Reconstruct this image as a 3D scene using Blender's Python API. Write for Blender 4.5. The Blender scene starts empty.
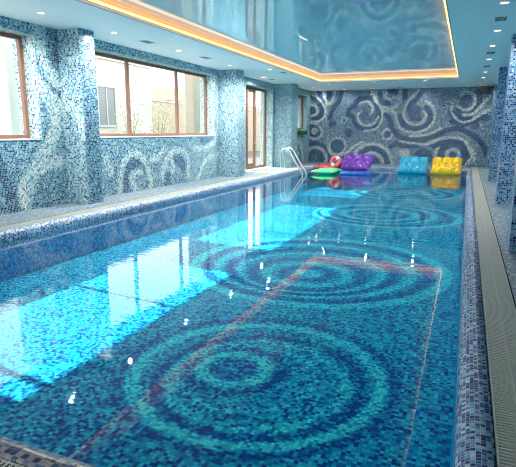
import bpy, bmesh, math, random
import numpy as np
from mathutils import Vector, Matrix
random.seed(7)
scn = bpy.context.scene
COL = scn.collection
PI = math.pi

# ---------------------------------------------------------------- basic helpers
def link(o, parent=None):
    COL.objects.link(o)
    if parent is not None:
        o.parent = parent
    return o

def tag(o, label=None, cat=None, group=None, kind=None):
    if label: o['label'] = label
    if cat: o['category'] = cat
    if group: o['group'] = group
    if kind: o['kind'] = kind
    return o

def empty(name, loc, rz=0.0):
    o = bpy.data.objects.new(name, None)
    o.location = loc
    o.rotation_euler = (0, 0, rz)
    o.empty_display_size = .1
    return link(o)

def obj(name, bm, mat, parent=None, smooth=False):
    me = bpy.data.meshes.new(name)
    bm.to_mesh(me)
    bm.free()
    me.materials.append(mat)
    if smooth:
        for p in me.polygons:
            p.use_smooth = True
    return link(bpy.data.objects.new(name, me), parent)

def copy_tree(o, parent=None):
    c = o.copy()
    COL.objects.link(c)
    c.parent = parent
    for ch in list(o.children):
        copy_tree(ch, c)
    return c

def box(bm, x0, x1, y0, y1, z0, z1):
    v = [bm.verts.new(p) for p in ((x0,y0,z0),(x1,y0,z0),(x1,y1,z0),(x0,y1,z0),(x0,y0,z1),(x1,y0,z1),(x1,y1,z1),(x0,y1,z1))]
    for f in ((0,3,2,1),(4,5,6,7),(0,1,5,4),(1,2,6,5),(2,3,7,6),(3,0,4,7)):
        bm.faces.new([v[i] for i in f])
    return bm

def boxes(*args):
    bm = bmesh.new()
    for a in args: box(bm, *a)
    return bm

def bevel(bm, w, seg=2):
    bmesh.ops.bevel(bm, geom=list(bm.edges), offset=w, segments=seg, affect='EDGES', profile=.5)
    return bm

def smooth_path(pts, n=8):
    P = [Vector(p) for p in pts]
    P = [P[0]*2-P[1]] + P + [P[-1]*2-P[-2]]
    out = []
    for i in range(1, len(P)-2):
        for k in range(n):
            t = k/n
            a, b, c, d = P[i-1], P[i], P[i+1], P[i+2]
            out.append(.5*((2*b)+(c-a)*t+(2*a-5*b+4*c-d)*t*t+(3*b-a-3*c+d)*t**3))
    out.append(P[-2])
    return out

def tube(bm, pts, rad, n=10, cap=True):
    pts = [Vector(p) for p in pts]
    rings = []
    ref = Vector((0.13, 1, 0.07)).normalized()
    for i, p in enumerate(pts):
        t = (pts[min(i+1, len(pts)-1)] - pts[max(i-1, 0)]).normalized()
        r = rad(i/(len(pts)-1)) if callable(rad) else rad
        a = t.cross(ref)
        if a.length < 1e-3: a = t.cross(Vector((1, 0, 0)))
        a.normalize(); b = t.cross(a)
        rings.append([bm.verts.new(p + a*math.cos(2*PI*k/n)*r + b*math.sin(2*PI*k/n)*r) for k in range(n)])
    for i in range(len(rings)-1):
        for k in range(n):
            bm.faces.new((rings[i][k], rings[i][(k+1) % n], rings[i+1][(k+1) % n], rings[i+1][k]))
    if cap:
        bm.faces.new(list(reversed(rings[0]))); bm.faces.new(rings[-1])
    return bm

def lathe(bm, prof, n=24, c=(0, 0, 0)):
    rings = []
    for r, z in prof:
        rings.append([bm.verts.new((c[0]+r*math.cos(2*PI*k/n), c[1]+r*math.sin(2*PI*k/n), c[2]+z)) for k in range(n)])
    for i in range(len(rings)-1):
        for k in range(n):
            bm.faces.new((rings[i][k], rings[i][(k+1) % n], rings[i+1][(k+1) % n], rings[i+1][k]))
    bm.faces.new(list(reversed(rings[0]))); bm.faces.new(rings[-1])
    return bm

# ---------------------------------------------------------------- materials
def lin(c):
    return tuple(((v/12.92) if v <= .04045 else ((v+.055)/1.055)**2.4) for v in (x/255 for x in c))

def mat(name, rgb, rough=.5, metal=0, spec=.5, noise=0, nscale=8, coat=0, sss=0):
    m = bpy.data.materials.new(name); m.use_nodes = True
    nt = m.node_tree; b = nt.nodes['Principled BSDF']
    c = (*lin(rgb), 1)
    b.inputs['Base Color'].default_value = c
    b.inputs['Roughness'].default_value = rough
    b.inputs['Metallic'].default_value = metal
    b.inputs['Specular IOR Level'].default_value = spec
    b.inputs['Coat Weight'].default_value = coat
    tc = nt.nodes.new('ShaderNodeTexCoord'); nz = nt.nodes.new('ShaderNodeTexNoise')
    nz.inputs['Scale'].default_value = nscale; nz.inputs['Detail'].default_value = 4
    nt.links.new(tc.outputs['Object'], nz.inputs['Vector'])
    mx = nt.nodes.new('ShaderNodeMix'); mx.data_type = 'RGBA'
    k = noise if noise else .04
    mx.inputs['A'].default_value = tuple(v*(1-k) for v in c[:3])+(1,)
    mx.inputs['B'].default_value = tuple(min(1, v*(1+k)) for v in c[:3])+(1,)
    nt.links.new(nz.outputs['Fac'], mx.inputs['Factor'])
    nt.links.new(mx.outputs['Result'], b.inputs['Base Color'])
    return m

def emit(name, rgb, strength):
    m = bpy.data.materials.new(name); m.use_nodes = True
    nt = m.node_tree; nt.nodes.clear()
    o = nt.nodes.new('ShaderNodeOutputMaterial'); e = nt.nodes.new('ShaderNodeEmission')
    e.inputs['Color'].default_value = (*lin(rgb), 1); e.inputs['Strength'].default_value = strength
    nt.links.new(e.outputs[0], o.inputs[0])
    return m

def mosaic(name, stops, tile=.03, spread=.9, rough=.25, grout=(150, 165, 172), gw=.07, base=None, spec=.4, speck=.1):
    """glass mosaic: one random shade per tile, shifted by the mesh's pattern attribute. UVs are metres."""
    m = bpy.data.materials.new(name); m.use_nodes = True
    nt = m.node_tree; N = nt.nodes; L = nt.links
    b = N['Principled BSDF']; b.inputs['Roughness'].default_value = rough; b.inputs['Specular IOR Level'].default_value = spec
    uv = N.new('ShaderNodeUVMap'); uv.uv_map = 'UVMap'
    sc = N.new('ShaderNodeVectorMath'); sc.operation = 'SCALE'; sc.inputs['Scale'].default_value = 1/tile
    L.new(uv.outputs[0], sc.inputs[0])
    fl = N.new('ShaderNodeVectorMath'); fl.operation = 'FLOOR'; L.new(sc.outputs[0], fl.inputs[0])
    fr = N.new('ShaderNodeVectorMath'); fr.operation = 'FRACTION'; L.new(sc.outputs[0], fr.inputs[0])
    wn = N.new('ShaderNodeTexWhiteNoise'); wn.noise_dimensions = '3D'; L.new(fl.outputs[0], wn.inputs['Vector'])
    at = N.new('ShaderNodeAttribute'); at.attribute_name = 'pattern'
    mr = N.new('ShaderNodeMapRange'); mr.inputs['To Min'].default_value = -spread/2; mr.inputs['To Max'].default_value = spread/2
    L.new(wn.outputs['Value'], mr.inputs['Value'])
    a0 = N.new('ShaderNodeMath'); a0.operation = 'ADD'
    L.new(mr.outputs['Result'], a0.inputs[0]); L.new(at.outputs['Fac'], a0.inputs[1])
    s0 = N.new('ShaderNodeSeparateColor'); L.new(wn.outputs['Color'], s0.inputs[0])
    gt = N.new('ShaderNodeMath'); gt.operation = 'GREATER_THAN'; gt.inputs[1].default_value = 1-speck; L.new(s0.outputs[0], gt.inputs[0])
    ad = N.new('ShaderNodeMath'); ad.operation = 'MULTIPLY_ADD'; ad.use_clamp = True; ad.inputs[1].default_value = -.85
    L.new(gt.outputs[0], ad.inputs[0]); L.new(a0.outputs[0], ad.inputs[2])
    rp = N.new('ShaderNodeValToRGB'); rp.color_ramp.interpolation = 'CONSTANT'
    els = rp.color_ramp.elements
    for i, (p, c) in enumerate(stops):
        e = els[i] if i < 2 else els.new(p)
        e.position = p; e.color = (*lin(c), 1)
    L.new(ad.outputs[0], rp.inputs['Fac'])
    # slight hue jitter per tile
    sx = N.new('ShaderNodeSeparateColor'); L.new(wn.outputs['Color'], sx.inputs[0])
    hv = N.new('ShaderNodeHueSaturation')
    m1 = N.new('ShaderNodeMapRange'); m1.inputs['To Min'].default_value = .485; m1.inputs['To Max'].default_value = .515; L.new(sx.outputs[1], m1.inputs['Value']); L.new(m1.outputs[0], hv.inputs['Hue'])
    m2 = N.new('ShaderNodeMapRange'); m2.inputs['To Min'].default_value = .85; m2.inputs['To Max'].default_value = 1.15; L.new(sx.outputs[2], m2.inputs['Value']); L.new(m2.outputs[0], hv.inputs['Value'])
    L.new(rp.outputs['Color'], hv.inputs['Color'])
    # grout lines
    sp = N.new('ShaderNodeSeparateXYZ'); L.new(fr.outputs[0], sp.inputs[0])
    g = []
    for k in (0, 1):
        lt = N.new('ShaderNodeMath'); lt.operation = 'LESS_THAN'; lt.inputs[1].default_value = gw
        L.new(sp.outputs[k], lt.inputs[0]); g.append(lt)
    mxm = N.new('ShaderNodeMath'); mxm.operation = 'MAXIMUM'; L.new(g[0].outputs[0], mxm.inputs[0]); L.new(g[1].outputs[0], mxm.inputs[1])
    mx = N.new('ShaderNodeMix'); mx.data_type = 'RGBA'
    L.new(mxm.outputs[0], mx.inputs['Factor']); L.new(hv.outputs['Color'], mx.inputs['A']); mx.inputs['B'].default_value = (*lin(grout), 1)
    L.new(mx.outputs['Result'], b.inputs['Base Color'])
    return m

WALL_ST = [(0, (10, 40, 84)), (.16, (62, 120, 154)), (.34, (118, 168, 180)), (.56, (170, 200, 200)), (.80, (222, 226, 214))]
M_wall = mosaic('wall_mosaic', WALL_ST, tile=.031, spread=.62, speck=.125, grout=(170, 190, 198), gw=.12)
M_pillar = mosaic('pillar_mosaic', [(0, (14, 34, 84)), (.2, (50, 104, 152)), (.4, (84, 140, 180)), (.6, (140, 170, 196)), (.8, (200, 210, 216))], tile=.036, spread=.62, speck=.22, grout=(150, 176, 196), gw=.14)
M_mural = mosaic('mural_mosaic', [(0, (26, 50, 92)), (.16, (48, 84, 126)), (.36, (86, 122, 150)), (.58, (130, 154, 164)), (.78, (196, 202, 192))], tile=.04, spread=.5, speck=.06)
M_floor = mosaic('pool_floor_mosaic', [(0, (2, 60, 134)), (.17, (2, 108, 168)), (.34, (12, 150, 190)), (.58, (34, 190, 208)), (.80, (72, 226, 228))], tile=.030, spread=.75, speck=.10, grout=(10, 110, 150), gw=.05, rough=.6, spec=.03)
M_poolwall = mosaic('pool_side_mosaic', [(0, (0, 130, 190)), (.3, (0, 160, 214)), (.6, (20, 180, 228)), (.85, (70, 204, 236))], tile=.034, spread=.9, grout=(10, 110, 160), gw=.05, rough=.6, spec=.03)
M_lip = mosaic('coping_mosaic', [(0, (8, 20, 86)), (.2, (50, 92, 150)), (.38, (112, 152, 186)), (.60, (172, 188, 200)), (.82, (208, 212, 216))], tile=.0245, spread=1.0, speck=.16, grout=(176, 190, 204), gw=.1, rough=.42)
M_deck = mosaic('deck_mosaic', [(0, (72, 94, 110)), (.3, (112, 132, 142)), (.6, (146, 160, 164)), (.85, (180, 188, 186))], tile=.03, spread=.9, grout=(120, 136, 148), rough=.5)
M_plaster = mat('soffit_paint', (226, 234, 232), rough=.55)
M_rim = mat('tray_rim_paint', (150, 160, 165), rough=.5)
M_dark = mat('dark_void', (20, 24, 28), rough=.8)
M_wood = mat('window_frame_wood', (134, 96, 80), rough=.4, noise=.2)
M_sill = mat('pale_stone_sill', (224, 228, 226), rough=.35)
M_grate = mat('cream_plastic_grate', (188, 188, 178), rough=.5)
M_steel = mat('polished_steel', (240, 240, 238), rough=.3, metal=1)
M_led = emit('warm_led_strip', (255, 190, 126), 1.3)
M_led2 = emit('soft_led_diffuser', (255, 164, 104), .75)
M_bulb = emit('downlight_lamp', (255, 206, 156), 3.2)
M_vent = mat('vent_grey', (176, 182, 182), rough=.5)

def glossy_mix(name, kind):
    m = bpy.data.materials.new(name); m.use_nodes = True
    nt = m.node_tree; N = nt.nodes; L = nt.links
    N.clear()
    out = N.new('ShaderNodeOutputMaterial'); mx = N.new('ShaderNodeMixShader'); gl = N.new('ShaderNodeBsdfGlossy')
    L.new(mx.outputs[0], out.inputs[0]); L.new(gl.outputs[0], mx.inputs[2])
    def schlick(f0):
        lw = N.new('ShaderNodeLayerWeight'); lw.inputs['Blend'].default_value = .5
        pw = N.new('ShaderNodeMath'); pw.operation = 'POWER'; pw.inputs[1].default_value = 5
        L.new(lw.outputs['Facing'], pw.inputs[0])
        ma = N.new('ShaderNodeMath'); ma.operation = 'MULTIPLY_ADD'; ma.inputs[1].default_value = 1-f0; ma.inputs[2].default_value = f0
        L.new(pw.outputs[0], ma.inputs[0])
        return lw, ma
    if kind == 'glass':
        tr = N.new('ShaderNodeBsdfTransparent'); tr.inputs[0].default_value = (.95, .97, .96, 1)
        lw, f = schlick(.03)
        gl.inputs['Roughness'].default_value = .01
        L.new(f.outputs[0], mx.inputs[0]); L.new(tr.outputs[0], mx.inputs[1])
    elif kind == 'water':
        tr = N.new('ShaderNodeBsdfTransparent'); tr.inputs[0].default_value = (.86, .97, .985, 1)
        lw, f = schlick(.014)
        gl.inputs['Roughness'].default_value = .015
        tc = N.new('ShaderNodeTexCoord'); mp = N.new('ShaderNodeMapping'); mp.inputs['Scale'].default_value = (1.3, 5.0, 1)
        mp.inputs['Rotation'].default_value = (0, 0, math.radians(-12))
        nz = N.new('ShaderNodeTexNoise'); nz.inputs['Scale'].default_value = 1.4; nz.inputs['Detail'].default_value = 2.5; nz.inputs['Roughness'].default_value = .5
        L.new(tc.outputs['Object'], mp.inputs[0]); L.new(mp.outputs[0], nz.inputs['Vector'])
        bp = N.new('ShaderNodeBump'); bp.inputs['Strength'].default_value = 1; bp.inputs['Distance'].default_value = WAVE
        L.new(nz.outputs['Fac'], bp.inputs['Height']); L.new(bp.outputs[0], gl.inputs['Normal']); L.new(bp.outputs[0], lw.inputs['Normal'])
        L.new(f.outputs[0], mx.inputs[0]); L.new(tr.outputs[0], mx.inputs[1])
    else:  # stretch ceiling
        df = N.new('ShaderNodeBsdfDiffuse'); df.inputs[0].default_value = (*lin((206, 226, 228)), 1)
        lw = N.new('ShaderNodeLayerWeight'); lw.inputs['Blend'].default_value = .35
        mr = N.new('ShaderNodeMapRange'); mr.inputs['To Min'].default_value = .26; mr.inputs['To Max'].default_value = .5
        gl.inputs['Roughness'].default_value = .008
        gl.inputs['Color'].default_value = (.82, .92, .95, 1)
        L.new(lw.outputs['Facing'], mr.inputs['Value']); L.new(mr.outputs[0], mx.inputs[0]); L.new(df.outputs[0], mx.inputs[1])
    return m
WAVE = .0014
M_glass = glossy_mix('window_glass', 'glass')
M_water = glossy_mix('still_pool_water', 'water')
M_stretch = glossy_mix('glossy_stretch_ceiling', 'ceiling')

# ---------------------------------------------------------------- mosaic surfaces
class Surf:
    """rectangular panels (origin, u vector, v vector), gridded, with UVs in metres and a 'pattern' value per vertex"""
    def __init__(s, pat=None, cell=.06):
        s.v = []; s.f = []; s.uv = []; s.p = []; s.pat = pat; s.cell = cell
    def quad(s, o, du, dv, uo=(0, 0), cell=None):
        c = cell or s.cell
        o, du, dv = Vector(o), Vector(du), Vector(dv)
        lu, lv = du.length, dv.length
        nu = max(1, round(lu/c)) if s.pat else 1; nv = max(1, round(lv/c)) if s.pat else 1
        base = len(s.v)
        for j in range(nv+1):
            for i in range(nu+1):
                p = o + du*(i/nu) + dv*(j/nv)
                s.v.append(p[:]); s.uv.append((uo[0]+lu*i/nu+100, uo[1]+lv*j/nv+100))
        for j in range(nv):
            for i in range(nu):
                a = base+j*(nu+1)+i
                s.f.append((a, a+1, a+nu+2, a+nu+1))
        return s
    def build(s, name, m, parent=None, smooth=False):
        me = bpy.data.meshes.new(name)
        me.from_pydata(s.v, [], s.f)
        uvl = me.uv_layers.new(name='UVMap')
        li = np.empty(len(me.loops), dtype=np.int32); me.loops.foreach_get('vertex_index', li)
        uvl.data.foreach_set('uv', np.array(s.uv, dtype=np.float32)[li].ravel())
        at = me.attributes.new('pattern', 'FLOAT', 'POINT')
        V = np.array(s.v)
        vals = s.pat(V) if s.pat else np.full(len(V), .5)
        at.data.foreach_set('value', vals.astype(np.float32))
        me.materials.append(m); me.update()
        if smooth:
            for p in me.polygons: p.use_smooth = True
        return link(bpy.data.objects.new(name, me), parent)

def seg_dist(A, B, pts):
    """distance of 2D points A,B arrays to a polyline"""
    d = np.full(A.shape, 1e9)
    P = [(p[0], p[1]) for p in pts]
    for (x0, y0), (x1, y1) in zip(P[:-1], P[1:]):
        dx, dy = x1-x0, y1-y0; L2 = dx*dx+dy*dy+1e-12
        t = np.clip(((A-x0)*dx+(B-y0)*dy)/L2, 0, 1)
        d = np.minimum(d, np.hypot(A-x0-t*dx, B-y0-t*dy))
    return d

def sm2(pts, n=6):
    return [(p[0], p[1]) for p in smooth_path([(a, b, 0) for a, b in pts], n)]

def stroke(val, A, B, pts, w, target, soft=.03):
    d = seg_dist(A, B, sm2(pts))
    k = np.clip((w-d)/soft+.5, 0, 1)
    return val*(1-k)+target*k

def disc(val, A, B, c, r, target, soft=.04):
    d = np.hypot(A-c[0], B-c[1]); k = np.clip((r-d)/soft+.5, 0, 1)
    return val*(1-k)+target*k

def ring(val, A, B, c, r, w, target, soft=.04):
    d = np.abs(np.hypot(A-c[0], B-c[1])-r); k = np.clip((w-d)/soft+.5, 0, 1)
    return val*(1-k)+target*k

def lownoise(A, B, s, seed):
    rnd = random.Random(seed); v = 0*A
    for _ in range(6):
        a = rnd.uniform(0, 6.28); f = s*rnd.uniform(.6, 1.7)
        v = v + np.sin((A*math.cos(a)+B*math.sin(a))*f+rnd.uniform(0, 6.28))
    return v/6

# ---- dimensions (metres, water surface at z = 0, long axis of the pool along +Y)
S = 3.49            # soffit
D = .14             # deck
FL = -.55           # pool floor
XW0, XW1 = -6.10, .07     # water left / right
YW0, YW1 = 1.58, 21.70    # water near / far
XL, XR = -7.45, 1.50
YN, YB = -2.2, 23.55
XL3 = -7.10

# ---------------------------------------------------------------- far wall mural
LIGHT=[[[-4.18,3.38],[-4.03,2.99],[-3.75,2.67],[-3.68,2.36],[-3.76,2.01],[-3.94,1.74],[-4.46,1.64]],[[-4.72,2.88],[-4.44,2.96],[-4.19,2.8],[-4.12,2.56],[-4.21,2.41]],[[-3.85,2.29],[-3.99,2.01],[-4.27,1.88],[-4.55,1.94],[-4.77,2.13],[-4.8,2.37],[-4.66,2.53]],[[-7.13,3.37],[-6.78,3.2],[-6.47,2.87],[-6.34,2.55],[-6.44,2.22],[-6.74,2.06],[-7.09,2.1]],[[-7.11,2.84],[-6.89,2.81],[-6.74,2.63],[-6.8,2.43],[-7.01,2.35]],[[-7.09,2.02],[-6.74,1.94],[-6.51,1.65],[-6.55,1.4],[-6.76,1.27],[-7.07,1.31]],[[-6.49,3.47],[-6.39,3.11],[-6.21,2.91],[-6.01,3.06],[-5.89,3.42]],[[-6.18,0.91],[-6.0,0.58],[-5.66,0.5],[-5.24,0.64],[-4.92,0.93],[-4.51,1.14]],[[-3.71,2.52],[-3.16,2.48],[-3.06,2.13],[-2.87,1.82]],[[-3.52,3.36],[-3.59,3.17],[-3.39,3.05],[-3.2,3.16]],[[-3.05,3.2],[-3.0,2.93],[-3.06,2.74],[-3.32,2.63],[-3.6,2.71]],[[-2.18,3.37],[-2.49,3.04],[-2.69,2.74],[-2.75,2.36],[-2.57,2.05],[-2.22,1.9],[-1.9,2.05],[-1.77,2.31],[-1.86,2.5]],[[-1.81,2.91],[-1.54,2.72],[-1.41,2.42],[-1.49,2.01],[-1.73,1.74],[-2.17,1.59],[-2.63,1.65],[-2.86,1.78]],[[-0.72,2.78],[-0.78,2.56],[-0.61,2.27],[-0.31,2.04],[0.03,2.08],[0.36,2.3],[0.76,2.55]],[[-0.47,2.67],[-0.21,2.52],[0.06,2.63],[0.17,2.91],[0.04,3.2],[-0.21,3.3],[-0.41,3.18]],[[0.71,3.12],[0.39,2.69],[0.08,2.37],[-0.27,2.34]],[[-1.68,1.06],[-1.18,1.29],[-0.61,1.37],[-0.1,1.23],[0.21,0.86],[0.35,0.41]],[[-2.83,1.2],[-2.36,1.12],[-1.68,1.06]],[[-1.14,1.75],[-1.71,1.48],[-2.38,1.43]],[[-2.94,2.97],[-2.92,3.35]]]
DARK=[[[-4.17,3.11],[-3.91,2.68],[-3.84,2.36],[-3.95,1.97],[-4.22,1.78],[-4.54,1.74],[-4.86,1.94],[-5.02,2.25],[-5.27,2.49],[-5.0,2.77],[-4.81,3.04],[-4.45,3.11],[-4.17,3.11]],[[-6.66,3.44],[-6.58,3.07],[-6.47,2.95]],[[-5.6,3.41],[-5.71,3.02],[-5.99,2.62],[-6.13,2.22]],[[-7.12,3.2],[-6.82,3.08],[-6.59,2.79],[-6.52,2.55],[-6.62,2.3],[-6.92,2.18]],[[-3.54,2.4],[-3.33,2.13],[-3.19,1.74],[-2.84,1.35]],[[-4.36,2.84],[-4.26,2.6],[-4.42,2.45]],[[-3.22,0.95],[-2.92,1.12]],[[-2.84,1.35],[-2.07,1.28],[-1.34,1.44],[-0.99,1.63],[-0.43,1.75],[0.23,1.46],[0.6,1.09],[0.77,0.72]],[[-1.79,2.65],[-1.61,2.35],[-1.64,2.01],[-1.96,1.78],[-2.41,1.78],[-2.72,1.93],[-2.86,2.28]],[[-0.69,2.3],[-0.77,2.49]],[[-0.49,2.49],[-0.27,2.38],[0.07,2.48],[0.32,2.77],[0.32,3.13],[0.2,3.31]],[[-1.38,0.98],[-0.96,1.18],[-0.46,1.23],[-0.16,1.0],[0.06,0.56]],[[-2.81,1.0],[-2.2,0.97],[-1.84,1.13]],[[-0.67,2.05],[-0.23,1.93],[0.24,2.12],[0.57,2.26]],[[-0.62,2.41],[-0.39,2.19],[0.02,2.19]],[[-2.48,2.89],[-2.49,2.51],[-2.32,2.2],[-2.06,2.2]],[[-2.06,3.25],[-2.33,2.88]],[[-3.45,3.4],[-3.15,3.38],[-3.12,3.25]],[[-3.85,3.3],[-3.75,2.95],[-3.45,2.85]],[[-2.75,3.45],[-2.72,3.1]],[[-6.2,3.4],[-6.2,3.15]]]
DISCS=[(-5.97,1.96,.19,'d'),(-5.19,1.56,.2,'d'),(-5.43,2.14,.15,'l'),(-5.43,2.14,.08,'d'),(-5.71,.93,.42,'l'),(-5.71,.93,.33,'d'),(-3.41,1.49,.27,'l'),(-3.41,1.49,.16,'d'),(-5.31,.47,.17,'d'),(-6.78,.31,.83,'d'),(-6.78,.31,.64,'l'),(-6.78,.31,.46,'d'),(-6.78,.31,.24,'m'),(-4.06,.13,1.0,'l'),(-4.06,.13,.84,'d'),(-4.06,.13,.6,'l'),(-4.06,.13,.42,'d'),(-6.86,1.63,.40,'d'),(-6.86,1.63,.17,'l'),(-.55,.62,.78,'l'),(-.55,.62,.64,'d'),(-.55,.62,.34,'l'),(-.55,.62,.16,'d'),(-1.79,.51,.4,'d'),(.22,1.9,.19,'d'),(.64,2.19,.16,'d'),(-2.6,.65,.23,'l')]
LT, DK, MD = .90, .14, .57
def pat_mural(V):
    A, B = V[:, 0], V[:, 2]
    v = MD + .1*lownoise(A, B, 1.3, 3)
    for x, z, r, k in DISCS:
        v = disc(v, A, B, (x, z), r, {'d': DK+.08, 'l': LT-.05, 'm': .45}[k])
    for s_ in DARK: v = stroke(v, A, B, s_, .105, DK)
    v = disc(v, A, B, (-4.35, 2.45), .38, .4)
    v = disc(v, A, B, (-2.25, 2.5), .26, .3); v = disc(v, A, B, (-.2, 2.9), .26, .28)
    v = disc(v, A, B, (-6.95, 2.58), .2, .2)
    for s_ in LIGHT: v = stroke(v, A, B, s_, .058, LT)
    return v
s = Surf(pat_mural, .045)
s.quad((XL3-.4, YB, 0), (XR-XL3+.4, 0, 0), (0, 0, S+.1))
tag(s.build('wall_back', M_mural), kind='structure')

# ---------------------------------------------------------------- left wall with openings
WL = [[[7.57,2.06],[7.64,1.66],[7.29,1.21],[6.95,.78],[6.73,.3]],[[7.39,3.88],[7.4,3.12],[7.6,2.64],[7.85,2.47]],[[7.24,2.47],[7.43,2.25],[7.74,2.08]],[[7.63,1.01],[7.16,.92],[6.84,.7],[6.69,.48]],
 [[9.47,.11],[9.56,.68],[9.9,1.04],[10.33,.99],[10.65,.6],[10.74,.14]],[[10.05,.21],[9.92,.52],[10.31,.62]],[[11.26,.34],[11.41,.77],[11.97,1.07],[12.55,.9],[12.6,.31]],[[11.41,.69],[11.8,.52],[11.75,.82]],
 [[13.03,1.08],[13.88,1.13],[14.44,1.5],[14.5,2.4],[14.42,3.3]],[[13.16,.18],[13.69,.72],[14.62,.85]],[[10.79,.87],[11.1,.92],[11.37,1.13]],[[9.02,1.02],[9.17,.64]],[[4.3,.2],[4.6,.9],[5.3,1.2],[5.9,.9]],[[20.7,.2],[21.0,.9],[21.6,1.2],[22.3,1.0],[22.6,.3]],[[21.3,.2],[21.5,.6],[21.9,.6]]]
WD = [[[7.9,3.3],[7.75,2.8],[8.0,2.6]],[[7.6,2.9],[7.7,2.4],[7.95,2.2]],[[9.7,.15],[9.75,.6],[10.0,.8],[10.4,.7]],[[11.5,.15],[11.6,.6],[12.0,.85],[12.35,.6]],[[6.0,1.25],[6.4,.6],[6.5,.2]],[[13.4,1.35],[14.0,1.3],[14.3,1.8]],[[21.1,.2],[21.3,.8],[21.8,.85],[22.1,.4]]]
def pat_left(V):
    A, B = V[:, 1], V[:, 2]
    v = .42 + .10*lownoise(A, B, 1.2, 5) + .12*np.clip((A-8.5)/5, 0, 1)
    for s_ in WD: v = stroke(v, A, B, s_, .14, .2, .12)
    for i, s_ in enumerate(WL): v = stroke(v, A, B, s_, .14 if i < 4 else .09, .8, .06)
    deep = (V[:, 0] < XL-.02)
    return np.where(deep & (V[:, 0] < XL-.02) & (A < 20), .72, v)
W1 = (3.1, 7.25, 1.42, 3.30)
W2 = (8.75, 14.37, 1.44, 3.31)
DO = (16.72, 19.46, D, 3.25)
W3 = (21.6, 23.0, 1.66, 3.22)
XO = -8.0
s = Surf(pat_left, .06)
def lq(x, y0, y1, z0, z1): s.quad((x, y0, z0), (0, y1-y0, 0), (0, 0, z1-z0), (y0, z0))
def reveal(x, hole, sill=True):
    y0, y1, z0, z1 = hole
    d = XO - x
    s.quad((x, y0, z0), (d, 0, 0), (0, 0, z1-z0), (0, z0)); s.quad((x, y1, z0), (d, 0, 0), (0, 0, z1-z0), (0, z0))
    s.quad((x, y0, z1), (d, 0, 0), (0, y1-y0, 0), (0, y0)); s.quad((x, y0, z0), (d, 0, 0), (0, y1-y0, 0), (0, y0))
TOP = S+.45
prev = YN
for h in (W1, W2, DO):
    y0, y1, z0, z1 = h
    lq(XL, prev, y0, -.1, TOP); lq(XL, y0, y1, z1, TOP); lq(XL, y0, y1, -.1, z0)
    reveal(XL, h); prev = y1
lq(XL, prev, 20.2, -.1, TOP)
lq(XL3, 20.2, W3[0], -.1, TOP); lq(XL3, W3[0], W3[1], W3[3], TOP); lq(XL3, W3[0], W3[1], -.1, W3[2]); lq(XL3, W3[1], YB, -.1, TOP); reveal(XL3, W3)
s.quad((XL, 20.2, -.1), (XL3-XL, 0, 0), (0, 0, TOP+.1))
tag(s.build('wall_left', M_wall), kind='structure')

# thin white edge sills under the windows
def sill(n, x, h):
    y0, y1, z0, z1 = h
    bm = boxes((XO-.05, x+.012, y0+.002, y1-.002, z0-.0, z0+.018))
    tag(obj('trim_%d' % n, bm, M_sill), kind='structure')
sill(1, XL, W1); sill(2, XL, W2); sill(3, XL3, W3)

# ---------------------------------------------------------------- windows and door in the left wall
def window(n, x, h, bars, fw=.07, fx=.07):
    """x: interior face of the frame; bars: y positions of mullions"""
    y0, y1, z0, z1 = h
    z0 += .018
    e = .003
    y0 += e; y1 -= e; z0 += e; z1 -= e
    bm = boxes((x-fx, x, y0, y0+fw, z0, z1), (x-fx, x, y1-fw, y1, z0, z1), (x-fx, x, y0+fw, y1-fw, z0, z0+fw), (x-fx, x, y0+fw, y1-fw, z1-fw, z1))
    for b in bars:
        box(bm, x-fx, x, b-fw*.55, b+fw*.55, z0+fw, z1-fw)
    fr = tag(obj('window_%d' % n, bm, M_wood), kind='structure')
    edges = [y0+fw] + [q for b in bars for q in (b-fw*.55, b+fw*.55)] + [y1-fw]
    for i in range(0, len(edges), 2):
        obj('window_pane', boxes((x-fx*.6, x-fx*.45, edges[i], edges[i+1], z0+fw, z1-fw)), M_glass, fr)
    return fr
window(1, -7.75, W1, (3.45, 5.55))
window(2, -7.75, W2, (10.38, 12.62))
window(3, -7.30, W3, (), fw=.09)
# tall glazed door: a narrow leaf (opening sash) and a fixed light
fr = window(4, -7.75, DO, (17.36, 18.30), fw=.09)
fr.name = 'door_1'
y0, y1, z0, z1 = 17.32, 18.30, D, 3.25
leaf = obj('door_leaf', boxes((-7.745, -7.70, y0+.1, y0+.2, z0+.12, z1-.10), (-7.745, -7.70, y1-.14, y1-.05, z0+.12, z1-.10), (-7.745, -7.70, y0+.2, y1-.14, z0+.12, z0+.24), (-7.745, -7.70, y0+.2, y1-.14, z1-.2, z1-.10)), M_wood, fr)
obj('door_handle', tube(tube(bmesh.new(), [(-7.70, y1-.1, 1.15), (-7.65, y1-.1, 1.15)], .012), [(-7.65, y1-.1, 1.15), (-7.65, y1-.24, 1.15)], .01), M_steel, leaf)
tag(obj('trim_4', boxes((-7.98, XL+.01, DO[0]+.003, DO[1]-.003, D, D+.018)), M_sill), kind='structure')

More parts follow.
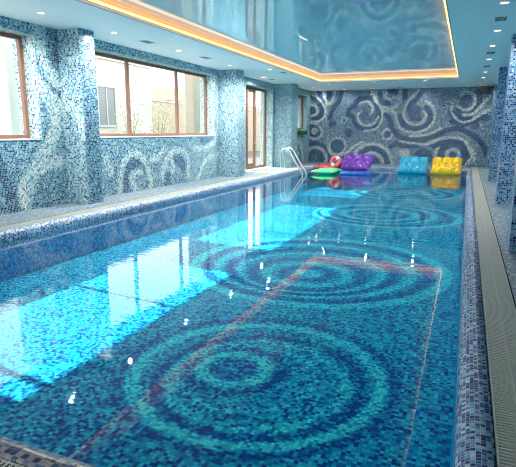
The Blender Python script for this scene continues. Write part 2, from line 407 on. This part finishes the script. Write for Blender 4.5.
# ---------------------------------------------------------------- pillars
def pat_col(seed, base=.5):
    def f(V):
        A, B = V[:, 1]+V[:, 0], V[:, 2]
        return base + .12*lownoise(A, B, 1.6, seed)
    return f
def pillar(x0, x1, y0, y1, seed, m=M_wall, base=.5, pat=None):
    s = Surf(pat or pat_col(seed, base), .06)
    z0, h = D-.02, S-D+.12
    s.quad((x0, y0, z0), (x1-x0, 0, 0), (0, 0, h), (x0, z0)); s.quad((x0, y1, z0), (x1-x0, 0, 0), (0, 0, h), (x0, z0))
    s.quad((x0, y0, z0), (0, y1-y0, 0), (0, 0, h), (y0, z0)); s.quad((x1, y0, z0), (0, y1-y0, 0), (0, 0, h), (y0, z0))
    return tag(s.build('pillar', m), kind='structure')
def pat_c1(V):
    A, B = V[:, 0], V[:, 2]
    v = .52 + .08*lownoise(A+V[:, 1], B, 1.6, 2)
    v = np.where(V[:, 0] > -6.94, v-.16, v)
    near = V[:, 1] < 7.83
    w = stroke(v, A, B, [(-7.45, 2.5), (-7.3, 2.1), (-7.05, 1.9), (-6.93, 1.5)], .09, .72, .05)
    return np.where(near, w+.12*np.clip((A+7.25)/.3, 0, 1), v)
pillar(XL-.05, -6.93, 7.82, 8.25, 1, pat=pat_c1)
pillar(XL-.05, -6.79, 14.62, 15.10, 4, base=.52)
pillar(XL-.05, -6.69, 19.66, 20.40, 6, base=.52)
pillar(.70, XR+.05, 16.8, 17.25, 8, M_pillar, base=.55)
pillar(.65, XR+.05, 11.4, 11.85, 9, M_pillar, base=.62)
pillar(.59, XR+.05, 6.80, 7.25, 10, M_pillar, base=.62)
pillar(.80, XR+.05, 22.6, 23.0, 11, M_mural, base=.5)

# right wall, front (near) wall with an unseen opening added to let daylight in
s = Surf(pat_col(12, .45), .12)
s.quad((XR, YN, 0), (0, YB-YN, 0), (0, 0, TOP), (0, 0))
tag(s.build('wall_right', M_wall), kind='structure')
s = Surf(pat_col(13, .45), .12)
G = (-6.9, -2.2, .5, 3.2)
s.quad((XL, YN, 0), (G[0]-XL, 0, 0), (0, 0, TOP)); s.quad((G[1], YN, 0), (XR-G[1], 0, 0), (0, 0, TOP))
s.quad((G[0], YN, 0), (G[1]-G[0], 0, 0), (0, 0, G[2])); s.quad((G[0], YN, G[3]), (G[1]-G[0], 0, 0), (0, 0, TOP-G[3]))
tag(s.build('wall_front', M_wall), kind='structure')
bm = boxes((G[0], G[1], YN-.06, YN, G[2], G[2]+.07), (G[0], G[1], YN-.06, YN, G[3]-.07, G[3]))
for k in range(5):
    xx = G[0]+(G[1]-G[0])*k/4
    box(bm, xx-.035, xx+.035, YN-.06, YN, G[2]+.07, G[3]-.07)
tag(obj('window_4', bm, M_wood), kind='structure')  # frame of the added daylight opening, behind the camera and out of view

# ---------------------------------------------------------------- deck and pool basin
s = Surf(lambda V: .5+.1*lownoise(V[:, 0], V[:, 1], 1.5, 20), .12)
def dq(x0, x1, y0, y1, z=D): s.quad((x0, y0, z), (x1-x0, 0, 0), (0, y1-y0, 0), (x0, y0))
GL0, GL1 = -6.57, -6.27; GR0, GR1 = .235, .505
dq(XL-.4, GL0, YN, YB); dq(GR1, XR, YN, YB)
dq(GL0, GL1, 21.9, YB); dq(GL1, GR0, 21.87, YB)
dq(GL0, GR1, YN, .98)
tag(s.build('floor', M_deck), kind='structure')

def lip_profile(n=6):
    # (inward distance from waterline toward the deck, z)
    pts = [(0, -.10), (0, .03)]
    for k in range(1, n+1):
        a = PI/2*k/n
        pts.append((.10*(1-math.cos(a)), .03+.11*math.sin(a)))
    pts.append((.168, .14)); pts.append((.168, .05))
    return pts
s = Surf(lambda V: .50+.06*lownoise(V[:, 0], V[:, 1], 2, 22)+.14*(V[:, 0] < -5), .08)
def lip(p0, p1, out):
    """p0->p1 along the waterline; out: unit vector away from the water"""
    pr = lip_profile(); p0 = Vector((*p0, 0)); p1 = Vector((*p1, 0)); out = Vector((*out, 0))
    acc = 0
    n = max(1, round((p1-p0).length/.5)); Ln = (p1-p0).length
    base = len(s.v)
    m = len(pr)
    us = [0]
    for a, b in zip(pr[:-1], pr[1:]): us.append(us[-1]+math.hypot(a[0]-b[0], a[1]-b[1]))
    for i in range(n+1):
        q = p0.lerp(p1, i/n)
        for (d, z), uu in zip(pr, us):
            # mitre at the pool's corners
            along = (p1-p0).normalized()
            ext = -d if i == 0 else (d if i == n else 0)
            w = q + out*d + along*ext
            s.v.append((w.x, w.y, z)); s.uv.append((uu+100, Ln*i/n+100+ext))
    for i in range(n):
        for j in range(m-1):
            a = base+i*m+j
            s.f.append((a, a+1, a+m+1, a+m))
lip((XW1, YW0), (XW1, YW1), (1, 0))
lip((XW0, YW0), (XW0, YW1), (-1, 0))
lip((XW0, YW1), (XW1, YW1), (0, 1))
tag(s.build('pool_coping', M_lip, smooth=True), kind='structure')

s = Surf(None, .08)
lip((XW0, YW0), (XW1, YW0), (0, -1))
tag(s.build('pool_coping', mosaic('near_coping_mosaic', [(0, (30, 56, 96)), (.25, (70, 92, 120)), (.5, (120, 122, 128)), (.75, (150, 140, 132))], tile=.035, grout=(130, 140, 150)), smooth=True), kind='structure')

RINGS = [  # centre x, y, radius, half width, value
 (-1.83,3.82,.30,.07,.88),(-1.83,3.82,.14,.09,.3),(-1.80,3.83,.43,.05,.18),(-1.66,3.76,.60,.03,.68),(-1.56,3.73,.78,.05,.74),(-1.54,3.74,.90,.055,.16),(-1.60,3.84,1.10,.075,.92),(-1.62,3.88,1.24,.05,.22),
 (-2.13,7.68,2.0,.12,.86),(-2.14,7.62,1.78,.08,.18),(-2.16,7.56,1.53,.10,.82),(-2.15,7.4,1.30,.08,.18),(-2.14,7.3,1.10,.08,.78),(-2.13,7.13,.86,.08,.22),(-2.13,7.1,.62,.09,.8),(-2.13,7.1,.36,.08,.2),(-2.1,7.1,.12,.1,.8),
 (-1.83,13.28,1.84,.12,.88),(-1.95,13.3,1.66,.07,.15),(-2.07,13.44,1.45,.11,.85),(-2.05,13.3,1.22,.08,.2),(-2.03,13.24,.92,.12,.86),(-2.03,13.2,.66,.08,.22),(-2.2,13.1,.35,.1,.8),
 (-1.99,18.4,1.84,.13,.86),(-1.99,18.4,1.60,.09,.15),(-1.99,18.4,1.36,.12,.82),(-1.99,18.4,1.1,.09,.2),(-2.0,18.4,.85,.12,.8),(-2,18.4,.4,.12,.75)]
def pat_floor(V):
    A, B = V[:, 0], V[:, 1]
    v = .50 + .06*lownoise(A, B, .9, 31)
    for c in ((-1.7, 3.8, 1.2), (-2.1, 7.5, 2), (-1.9, 13.3, 1.8), (-2, 18.4, 1.8)):
        v = disc(v, A, B, c[:2], c[2], .5, .6)
    for x, y, r, w, t in RINGS: v = ring(v, A, B, (x, y), r, w*(.8 if t > .5 else .9), t, .04)
    return v
s = Surf(pat_floor, .045)
s.quad((XW0, YW0, FL), (XW1-XW0, 0, 0), (0, YW1-YW0, 0))
tag(s.build('pool_floor', M_floor), kind='structure')
s = Surf(None)
h = -.10-FL
for o, du in (((XW0, YW0), (0, YW1-YW0)), ((XW1, YW0), (0, YW1-YW0)), ((XW0, YW0), (XW1-XW0, 0)), ((XW0, YW1), (XW1-XW0, 0))):
    s.quad((*o, FL), (*du, 0), (0, 0, h))
tag(s.build('pool_wall', M_poolwall), kind='structure')
w = Surf(None); w.quad((XW0+.001, YW0+.001, 0), (XW1-XW0-.002, 0, 0), (0, YW1-YW0-.002, 0))
tag(w.build('pool_water', M_water), 'clear turquoise water filling the long mosaic pool', 'water', kind='stuff')

# overflow channel grates: rows of cross slats over a dark channel
def grate(x0, x1, y0, y1, label, along='y'):
    e = empty('overflow_grate', ((x0+x1)/2, (y0+y1)/2, D-.03))
    tag(e, label, 'grate')
    cx, cy = (x0+x1)/2, (y0+y1)/2
    bm = bmesh.new()
    L0, L1, W0, W1_ = (y0, y1, x0, x1) if along == 'y' else (x0, x1, y0, y1)
    n = int((L1-L0)/.027)
    for k in range(n):
        a = L0+k*.027
        if along == 'y': box(bm, W0-cx+.004, W1_-cx-.004, a-cy, a+.011-cy, .0, .028)
        else: box(bm, a-cx, a+.011-cx, W0-cy+.004, W1_-cy-.004, .008, .028)
    obj('slats', bm, M_grate, e)
    bm = bmesh.new()
    for q in (W0+.01, (W0+W1_)/2, W1_-.01):
        if along == 'y': box(bm, q-cx-.005, q-cx+.005, L0-cy, L1-cy, .0, .026)
        else: box(bm, L0-cx, L1-cx, q-cy-.005, q-cy+.005, .0, .026)
    obj('spine', bm, M_grate, e)
grate(GR0+.006, GR1-.006, .99, YB-.02, 'long cream slatted overflow grate along the right edge of the pool')
grate(GL0+.006, GL1-.006, .99, 21.88, 'long cream slatted overflow grate along the left edge of the pool below the windows')
grate(GL1, GR0, 1.02, 1.40, 'short cream slatted overflow grate across the near end of the pool', 'x')
bm = boxes((GL0-.0, GL1+.0, .98, 21.9, D-.12, D-.04), (GR0, GR1, .98, YB, D-.12, D-.04), (GL1, GR0, .98, 1.42, D-.12, D-.04),
  (GR1+.001, GR1+.02, .98, YB, D-.12, D-.002), (GL0-.02, GL0-.001, .98, 21.9, D-.12, D-.002))
tag(obj('trim_5', bm, M_dark), kind='structure')

# ---------------------------------------------------------------- ceiling
TX0, TX1, TY0, TY1 = -5.52, -.47, .8, 19.58
ST = 3.675
bm = bmesh.new()
X0c, X1c, Y0c, Y1c = XO, XR+.1, YN-.1, YB+.1
R = .02
for a in ((X0c, TX0, Y0c, Y1c), (TX1, X1c, Y0c, Y1c), (TX0, TX1, Y0c, TY0), (TX0, TX1, TY1, Y1c)):
    box(bm, *a, S, S+.035)
box(bm, X0c, X1c, Y0c, Y1c, S+.35, S+.5)
tag(obj('ceiling', bm, M_plaster), kind='structure')
# tray rim (painted grey edge) standing round the recess
bm = boxes((TX0-.02, TX0-.001, TY0, TY1, S-.004, S+.05), (TX1+.001, TX1+.02, TY0, TY1, S-.004, S+.05), (TX0-.02, TX1+.02, TY1+.001, TY1+.02, S-.004, S+.05), (TX0-.02, TX1+.02, TY0-.02, TY0-.001, S-.004, S+.05))
tag(obj('trim_6', bm, M_rim), kind='structure')
# fascia behind the rim
bm = boxes((TX0-R-.02, TX0-R, TY0-R, TY1+R, S+.035, ST+.03), (TX1+R, TX1+R+.02, TY0-R, TY1+R, S+.035, ST+.03), (TX0-R, TX1+R, TY1+R, TY1+R+.02, S+.035, ST+.03), (TX0-R, TX1+R, TY0-R-.02, TY0-R, S+.035, ST+.03))
tag(obj('trim_7', bm, mat('cove_paint', (240, 225, 210), rough=.6)), kind='structure')
bm = boxes((TX0-R, TX1+R, TY0-R, TY1+R, ST, ST+.01))
tag(obj('trim_8', bm, M_stretch), kind='structure')
# LED strips all round the recess
e = empty('led_cove_light', ((TX0+TX1)/2, (TY0+TY1)/2, S+.04))
tag(e, 'warm orange LED cove light running round the recessed glossy ceiling', 'cove light')
ox, oy, oz = -(TX0+TX1)/2, -(TY0+TY1)/2, -(S+.04)
def strips(z0, z1, d):
    a = R-.002
    L = [(TX0-a, TX0-a+d, TY0-a, TY1+a), (TX1+a-d, TX1+a, TY0-a, TY1+a), (TX0-a+d, TX1+a-d, TY1+a-d, TY1+a), (TX0-a+d, TX1+a-d, TY0-a, TY0-a+d)]
    return [boxes((x0+ox, x1+ox, y0+oy, y1+oy, z0+oz, z1+oz)) for x0, x1, y0, y1 in L]
for b in strips(S+.052, S+.085, .06): obj('led_strip', b, M_led, e)
for b in strips(S+.125, S+.178, .012): obj('diffuser_strip', b, M_led2, e)

# ---------------------------------------------------------------- ceiling lights and vents
def lamp_thing(kind='round'):
    e = empty('ceiling_light', (0, 0, 0))
    bm = bmesh.new()
    if kind == 'round':
        lathe(bm, [(.060, -.001), (.078, -.001), (.080, -.006), (.076, -.010), (.062, -.010), (.058, -.004)], 24)
        obj('bezel', bm, M_sill, e)
        obj('diffuser', lathe(bmesh.new(), [(.001, -.003), (.057, -.003), (.057, -.0055), (.001, -.0055)], 24), M_bulb, e)
    return e
proto = lamp_thing()
rows = [
 ('left soffit', 'downlights in the soffit above the windows', [(-6.63, 6.64), (-6.60, 8.45), (-6.59, 10.83), (-6.58, 13.66), (-6.95, 17.13), (-5.85, 15.0), (-6.45, 21.7)],
  ['nearest round downlight above the first big window', 'round downlight above the near end of the three-pane window', 'round downlight above the middle of the three-pane window', 'round downlight above the second mosaic pillar on the left', 'round downlight in front of the tall glazed door', 'round downlight close to the orange cove before the glazed door', 'round downlight in the far left corner above the small window']),
 ('far soffit', 'downlights in the soffit by the far mural', [(-5.37, 20.35), (-6.51, 23.2), (-5.36, 23.08), (-3.5, 20.05), (-4.07, 23.06), (-1.64, 20.1), (-1.91, 23.01)],
  ['round downlight beside the far left corner of the orange cove', 'round downlight next to the far wall, leftmost of its row', 'round downlight next to the far wall, second from the left', 'round downlight just beyond the far orange cove, middle of three', 'round downlight next to the far wall above the purple lounger', 'round downlight just beyond the far orange cove, rightmost of three', 'round downlight next to the far wall above the yellow lounger']),
 ('right soffit', 'downlights in the soffit along the right wall', [(.34, 7.31*1.186), (.35, 10.9), (.34, 12.72), (.34, 14.93), (.34, 17.96), (.33, 19.7), (.33, 22.3)],
  ['nearest downlight of the right ceiling row', 'second nearest downlight of the right ceiling row', 'third nearest downlight of the right ceiling row', 'fourth nearest downlight of the right ceiling row', 'fifth nearest downlight of the right ceiling row', 'sixth downlight of the right row, second from the mural', 'farthest downlight of the right ceiling row beside the brown speaker box']),
]
first = True; placed = []
for nm, grp, pts, labs in rows:
    for (x, y), lb in zip(pts, labs):
        t = proto if first else copy_tree(proto)
        first = False
        placed.append((t, x, y))
        t.location = (x, y, S)
        tag(t, lb, 'ceiling light', grp)
for t, x, y in placed:
    ld = bpy.data.lights.new('spot', 'SPOT'); ld.energy = 85 if x > 0 else (24 if y > 22.5 or y == 21.7 else 110 if y > 19 else 270); ld.color = (1, .95, .90); ld.spot_size = math.radians(165); ld.spot_blend = 1; ld.shadow_soft_size = .035; ld.specular_factor = 0
    lo = bpy.data.objects.new('lamp_glow', ld); COL.objects.link(lo); lo.parent = t; lo.location = (0, 0, -.012)

def vent_thing():
    e = empty('ceiling_vent', (0, 0, 0))
    w, l = .11, .20
    obj('vent_frame', boxes((-w, w, -l, -l+.02, -.008, -.0005), (-w, w, l-.02, l, -.008, -.0005), (-w, -w+.02, -l+.02, l-.02, -.008, -.0005), (w-.02, w, -l+.02, l-.02, -.008, -.0005)), M_sill, e)
    obj('backing', boxes((-w+.02, w-.02, -l+.02, l-.02, -.0025, -.0005)), mat('vent_shadow_grey', (70, 76, 78), .8), e)
    bm = bmesh.new()
    for k in range(7):
        a = -w+.03+k*.0245
        box(bm, a, a+.008, -l+.021, l-.021, -.007, -.003)
    obj('slats', bm, M_vent, e)
    return e
vp = vent_thing()
VENTS = [(-6.60, 9.55, 'grey slotted air vent above the near part of the three-pane window'), (-6.55, 12.1, 'grey slotted air vent above the far pane of the three-pane window'), (-6.9, 17.9, 'grey slotted air vent over the tall glazed door'), (-5.75, 15.95, 'grey slotted air vent beside the orange cove near the glazed door'),
         (.35, 9.85, 'nearest grey slotted air vent in the right ceiling row'), (.34, 13.78, 'second grey slotted air vent in the right ceiling row'), (.34, 16.5, 'farthest grey slotted air vent in the right ceiling row'), (-2.9, 22.95, 'grey slotted air vent next to the far mural wall')]
for i, (x, y, lb) in enumerate(VENTS):
    t = vp if i == 0 else copy_tree(vp)
    t.location = (x, y, S); tag(t, lb, 'air vent', 'slotted air vents in the ceiling')
# box hung in the far right ceiling corner
e = tag(empty('wall_speaker', (.50, 23.39, 3.24)), 'brown grey box speaker hung high in the far right corner of the mural', 'speaker')
obj('cabinet', bevel(boxes((-.16, .16, -.12, .15, 0, .24)), .012), mat('speaker_brown', (82, 80, 82), .6), e)
obj('grille', boxes((-.14, .14, -.128, -.1205, .02, .22)), mat('speaker_grille', (104, 100, 98), .7, noise=.2, nscale=90), e)

# ---------------------------------------------------------------- pool ladder
e = tag(empty('pool_ladder', (-6.1, 17.95, D)), 'curved stainless steel pool ladder on the left pool edge', 'pool ladder')
for yy in (17.72, 18.20):
    pts = [(-.34, yy-17.95, 0), (-.34, yy-17.95, .35), (-.33, yy-17.95, .62), (-.27, yy-17.95, .78), (-.15, yy-17.95, .84), (-.03, yy-17.95, .77), (.08, yy-17.95, .6), (.30, yy-17.95, .25), (.48, yy-17.95, -.02), (.53, yy-17.95, -.16), (.53, yy-17.95, -.62)]
    obj('handrail', tube(bmesh.new(), smooth_path(pts, 6), 0.024, 12), M_steel, e, True)
    obj('anchor_plate', lathe(bmesh.new(), [(.02, 0), (.05, 0), (.05, .01), (.04, .022), (.022, .024)], 20, (-.34, yy-17.95, 0)), M_steel, e)
for k, zz in enumerate((-.32, -.52)):
    obj('step', bevel(boxes((.47, .60, -.21, .23, zz, zz+.025)), .008), M_steel, e)

# ---------------------------------------------------------------- inflatables
def vinyl(name, rgb, rough=.35): return mat(name, rgb, rough=rough, coat=.2)
def puffy(width, path, cols, rows, T, nu=72, nv=90, colshift=None):
    """closed inflated slab following a profile path of (depth, z)"""
    prof = smooth_path([(d, 0, z) for d, z in path], 10)
    cum = [0]
    for a, b in zip(prof[:-1], prof[1:]): cum.append(cum[-1]+(b-a).length)
    L = cum[-1]
    def at(t):
        q = t*L
        for i in range(len(cum)-1):
            if cum[i+1] >= q: break
        k = (q-cum[i])/(cum[i+1]-cum[i]+1e-9)
        p = prof[i].lerp(prof[i+1], min(1, k)); d = (prof[i+1]-prof[i]).normalized()
        return p, Vector((-d.z, 0, d.x))
    bm = bmesh.new(); top = []; bot = []
    for j in range(nv+1):
        t = j/nv; p, n = at(t); rt, rb = [], []
        row = min(len(rows)-1, sum(t > r for r in rows[:-1]))
        lo = 0 if row == 0 else rows[row-1]; hi = rows[row]
        fr = (t-lo)/(hi-lo)
        nc = cols[row]
        for i in range(nu+1):
            u = i/nu
            edge = (max(0, 1-abs(2*u-1)**4.5)**.5)*(max(0, 1-abs(2*t-1)**9)**.5)
            pu = abs(math.sin(PI*nc*u))**.45 * abs(math.sin(PI*fr))**.35
            h = T*edge*(.35+.65*pu)
            x = (u-.5)*width
            rt.append(bm.verts.new((x, p.x+n.x*h, p.z+n.z*h)))
            hb = T*.6*edge
            rb.append(bm.verts.new((x, p.x-n.x*hb, p.z-n.z*hb)) if 0 < i < nu and 0 < j < nv else rt[-1])
        top.append(rt); bot.append(rb)
    for j in range(nv):
        for i in range(nu):
            bm.faces.new((top[j][i], top[j][i+1], top[j+1][i+1], top[j+1][i]))
            q = [bot[j][i], bot[j+1][i], bot[j+1][i+1], bot[j][i+1]]
            if len(set(q)) >= 3:
                try: bm.faces.new([v for k, v in enumerate(q) if v not in q[:k]])
                except ValueError: pass
    bmesh.ops.recalc_face_normals(bm, faces=bm.faces)
    return bm
def lounger(name, loc, rz, width, m, label, T=.21):
    e = tag(empty(name, loc, rz), label, 'pool float', 'inflatable lounge floats at the far end of the pool')
    path = [(0, .06), (.25, .12), (.5, .17), (.75, .24), (.98, .40), (1.18, .58)]
    obj('lounge_body', puffy(width, path, (5, 4, 4, 3), (.2, .42, .64, 1.0), T), m, e, True)
    bm = bmesh.new()
    for k in range(7):
        a = k/6
    lathe(bm, [(.001, 0), (.022, 0), (.022, .02), (.012, .03), (.001, .03)], 12, (width*.46, .12, .16))
    obj('air_valve', bm, m, e)
    return e
M_yel = vinyl('yellow_vinyl', (222, 178, 0)); M_teal = vinyl('teal_vinyl', (0, 150, 184)); M_pur = vinyl('purple_vinyl', (100, 36, 156))
lounger('inflatable_lounger', (-.68, 20.28, 0), 0, 1.12, M_yel, 'bright yellow tufted inflatable lounger floating near the right edge of the pool')
lounger('inflatable_lounger', (-1.93, 20.22, 0), 0, 1.12, M_teal, 'turquoise tufted inflatable lounger floating left of the yellow one')
lounger('inflatable_lounger', (-4.22, 20.02, .06), -.05, 1.28, M_pur, 'purple tufted inflatable lounger floating behind the flat blue mat')
def mat_float(name, loc, rz, w, l, m, label, cols, T=.09, z=.06):
    e = tag(empty(name, loc, rz), label, 'pool float', 'flat inflatable mats at the far left of the pool')
    obj('mat_body', puffy(w, [(0, z), (l*.33, z), (l*.66, z), (l, z)], (cols, cols), (.22, 1.0), T, 60, 50), m, e, True)
    obj('air_valve', lathe(bmesh.new(), [(.001, 0), (.02, 0), (.02, .02), (.001, .025)], 12, (w*.4, .1, z+.05)), m, e)
    return e
mat_float('inflatable_mat', (-5.02, 18.42, 0), 0, .92, 1.5, vinyl('green_vinyl', (60, 205, 110)), 'light green flat inflatable mat floating beside the pool ladder', 1, .11, .09)
mat_float('inflatable_mat', (-3.86, 18.65, 0), 0, 1.12, 1.1, vinyl('blue_vinyl', (10, 72, 170)), 'dark blue flat inflatable mat floating in front of the purple lounger', 4, .07, .04)
mat_float('inflatable_mat', (-5.42, 20.15, 0.02), .0, .95, 1.4, vinyl('red_vinyl', (214, 40, 66)), 'red ribbed inflatable mat floating behind the green mat', 5, .12, .10)
e = tag(empty('swim_ring', (-4.90, 20.0, .20), 0), 'pink and white swim ring standing up against the purple lounger', 'swim ring')
def torus(bm, R_, r_, n=48, m=16, lo=0, hi=1):
    vs = []
    for i in range(n):
        a = 2*PI*i/n
        vs.append([bm.verts.new(((R_+r_*math.cos(2*PI*j/m))*math.cos(a), r_*math.sin(2*PI*j/m), (R_+r_*math.cos(2*PI*j/m))*math.sin(a))) for j in range(m)])
    for i in range(n):
        for j in range(m):
            bm.faces.new((vs[i][j], vs[(i+1) % n][j], vs[(i+1) % n][(j+1) % m], vs[i][(j+1) % m]))
    bmesh.ops.recalc_face_normals(bm, faces=bm.faces)
    return bm
bm = torus(bmesh.new(), .165, .075)
bmesh.ops.rotate(bm, verts=bm.verts, cent=(0, 0, 0), matrix=Matrix.Rotation(-.35, 3, 'X'))
bmesh.ops.translate(bm, verts=bm.verts, vec=(0, 0, .20))
obj('ring_tube', bm, vinyl('pink_vinyl', (255, 84, 110)), e, True)
bm = bmesh.new()
for k in range(2):
    a0 = 1.0+2*PI*k/2
    tube(bm, [(.165*math.cos(a0+t*.32)*1, 0, .165*math.sin(a0+t*.32)) for t in (-1, -.5, 0, .5, 1)], .0765, 16)
bmesh.ops.rotate(bm, verts=bm.verts, cent=(0, 0, 0), matrix=Matrix.Rotation(-.35, 3, 'X'))
bmesh.ops.translate(bm, verts=bm.verts, vec=(0, 0, .20))
obj('white_stripe', bm, vinyl('white_vinyl', (250, 225, 228)), e, True)

# potted plant on the small window's sill
e = tag(empty('potted_plant', (-7.0005, 22.0, 1.44)), 'small bushy green plant in a green planter mounted under the small far window', 'plant')
obj('planter', bevel(boxes((-.098, .1, -.5, .5, 0, .17)), .012), mat('planter_green', (20, 92, 62), .5), e)
for q in (-.3, .3):
    obj('bracket', boxes((-.0985, .08, q-.012, q+.012, -.012, -.001), (-.0985, -.09, q-.012, q+.012, -.12, -.012)), M_steel, e)
bm = bmesh.new(); rnd = random.Random(3)
for k in range(320):
    x, y = rnd.uniform(.02, .09), rnd.uniform(-.48, .48)
    a, tl = rnd.uniform(0, 6.28), rnd.uniform(.3, 1.2); l = rnd.uniform(.09, .17)
    b0 = Vector((x, y, .13)); d = Vector((math.cos(a)*math.sin(tl)*.7, math.sin(a)*math.sin(tl), math.cos(tl))); sd = d.cross(Vector((0, 0, 1))).normalized()*.028
    m_ = b0+d*l*.5
    vs = [bm.verts.new(b0), bm.verts.new(m_+sd), bm.verts.new(b0+d*l), bm.verts.new(m_-sd)]
    bm.faces.new(vs)
obj('foliage', bm, mat('leaf_green', (34, 128, 74), .5, noise=.3), e)

# ---------------------------------------------------------------- outside
M_ext = mat('exterior_render', (196, 192, 186), .8, noise=.06)
M_ext2 = mat('garden_wall_render', (172, 156, 138), .8, noise=.06)
M_roof = mat('clay_roof', (140, 96, 84), .8, noise=.2, nscale=30)
tag(obj('ground', boxes((-60, XO, -20, 60, -.4, .02)), mat('grey_paving', (84, 84, 82), .8, noise=.08, nscale=3)), kind='structure')
e = tag(empty('neighbour_house', (-18, 16, 0)), 'white rendered house with a parapet seen through the windows', 'house')
obj('house_wall', boxes((-4, 2, -8, 7.4, 0, 4.85)), M_ext, e)
obj('parapet', boxes((-4, 2.12, -8.1, 7.5, 4.852, 5.0)), mat('parapet_beige', (206, 190, 172), .8), e)
for yy in (-2.9, 3.0):
    wn = obj('window_frame', boxes((2.002, 2.06, yy-.05, yy+1.35, 1.75, 1.85), (2.002, 2.06, yy-.05, yy+1.35, 3.6, 3.7), (2.002, 2.06, yy-.05, yy+.05, 1.85, 3.6), (2.002, 2.06, yy+1.25, yy+1.35, 1.85, 3.6), (2.002, 2.05, yy+.62, yy+.68, 1.85, 3.6)), M_vent, e)
    obj('pane', boxes((2.004, 2.02, yy+.05, yy+1.25, 1.85, 3.6)), mat('dim_glass', (120, 122, 126), .2), wn)
g = tag(empty('garden_wall', (-16.2, 31, 0)), 'beige rendered garden wall running beyond the white house', 'wall')
obj('wall_body', boxes((-.15, .15, -7.5, 16, 0, 3.2)), M_ext2, g)
obj('wall_cap', boxes((-.2, .2, -7.5, 16, 3.202, 3.28)), M_ext, g)
g = tag(empty('tiled_roof_house', (-26, 42, 0)), 'low house with a reddish tiled roof beyond the garden wall', 'house')
obj('house_wall', boxes((-5, 4, -8, 12, 0, 3.9)), M_ext, g)
bm = bmesh.new()
v = [bm.verts.new(p) for p in ((-5.5, -8.5, 3.902), (4.5, -8.5, 3.902), (4.5, 12.5, 3.902), (-5.5, 12.5, 3.902), (-.5, -6.5, 5.6), (-.5, 10.5, 5.6))]
for f in ((0, 1, 4), (1, 2, 5, 4), (2, 3, 5), (3, 0, 4, 5), (0, 3, 2, 1)): bm.faces.new([v[i] for i in f])
obj('roof', bm, M_roof, g)
# shutters / white column just outside the first window
tag(obj('porch_column', bevel(boxes((-9.35, -9.0, 7.95, 8.3, .02, 3.9)), .02), M_ext), 'cream square porch column standing outside the nearest window', 'column')
tag(obj('porch_column', bevel(boxes((-9.35, -9.0, 15.7, 16.3, .02, 3.9)), .02), M_ext2), 'beige square porch column standing outside the far end of the three-pane window', 'column')
def shrub(loc, h, r, seed, label):
    e = tag(empty('shrub', loc), label, 'shrub', 'shrubs in front of the white house')
    rnd = random.Random(seed); bm = bmesh.new()
    for k in range(5):
        a = rnd.uniform(0, 6.28); tube(bm, [(0, 0, 0), (math.cos(a)*r*.25, math.sin(a)*r*.25, h*.5), (math.cos(a)*r*.6, math.sin(a)*r*.6, h*.85)], lambda t: .03*(1-t)+.006, 6)
    obj('stems', bm, mat('stem_brown', (160, 146, 124), .8), e)
    bm = bmesh.new()
    for k in range(520):
        z = rnd.uniform(.25, 1)*h; rr = r*math.sqrt(rnd.random())*(1.1-.6*abs(z/h-.5)); a = rnd.uniform(0, 6.28)
        c = Vector((rr*math.cos(a), rr*math.sin(a), z)); d = Vector((rnd.uniform(-1, 1), rnd.uniform(-1, 1), rnd.uniform(-.3, 1))).normalized()*.11
        sd = d.cross(Vector((.3, .2, 1))).normalized()*.04
        bm.faces.new([bm.verts.new(c), bm.verts.new(c+d*.5+sd), bm.verts.new(c+d), bm.verts.new(c+d*.5-sd)])
    obj('foliage', bm, mat('shrub_green', (196, 208, 160), .7, noise=.3), e)
shrub((-14.2, 19.0, .02), 3.0, .75, 1, 'loose green shrub outside the first pane of the three-pane window')
shrub((-14.4, 21.6, .02), 2.9, .75, 2, 'loose green shrub outside, right of the mullion of the three-pane window')
shrub((-17.5, 38.0, .02), 5.4, 1.2, 5, 'taller pale green shrub beyond the garden wall at the right of the window view')

# ---------------------------------------------------------------- light
sun = bpy.data.lights.new('sun', 'SUN'); sun.energy = 9.5; sun.angle = math.radians(.6); sun.color = (1, .93, .84)
so = bpy.data.objects.new('sun', sun); COL.objects.link(so)
dirv = Vector((1, -.12, -.80)).normalized()
so.rotation_euler = dirv.to_track_quat('-Z', 'Y').to_euler()
so.location = (-20, 10, 15)
wd = bpy.data.worlds.new('world'); scn.world = wd; wd.use_nodes = True
bg = wd.node_tree.nodes['Background']; bg.inputs['Color'].default_value = (.90, .97, .98, 1); bg.inputs['Strength'].default_value = 2.2

# ---------------------------------------------------------------- camera
fpx, p_, yw, rl = 494.63, .2053, .3935, .0053
fwv = Vector((-math.sin(yw)*math.cos(p_), math.cos(yw)*math.cos(p_), -math.sin(p_)))
r_ = Vector((math.cos(yw), math.sin(yw), 0)); u_ = r_.cross(fwv)
r2 = r_*math.cos(rl)+u_*math.sin(rl); u2 = -r_*math.sin(rl)+u_*math.cos(rl)
cd = bpy.data.cameras.new('camera'); cam = bpy.data.objects.new('camera', cd); COL.objects.link(cam)
cam.matrix_world = Matrix(((r2.x, u2.x, -fwv.x, 0), (r2.y, u2.y, -fwv.y, 0), (r2.z, u2.z, -fwv.z, 1.6), (0, 0, 0, 1)))
cd.sensor_width = 36; cd.sensor_fit = 'HORIZONTAL'; cd.lens = 36*fpx/516; cd.shift_y = .8/516; cd.clip_end = 300
scn.camera = cam
scn.view_settings.view_transform = 'Standard'; scn.view_settings.look = 'None'; scn.view_settings.gamma = 1; scn.view_settings.use_curve_mapping = False
scn.view_settings.exposure = 1.05
scn.cycles.use_denoising = True
scn.cycles.filter_width = 1.0
scn.cycles.max_bounces = 10; scn.cycles.diffuse_bounces = 5; scn.cycles.glossy_bounces = 5; scn.cycles.transparent_max_bounces = 12
scn.cycles.sample_clamp_indirect = 6
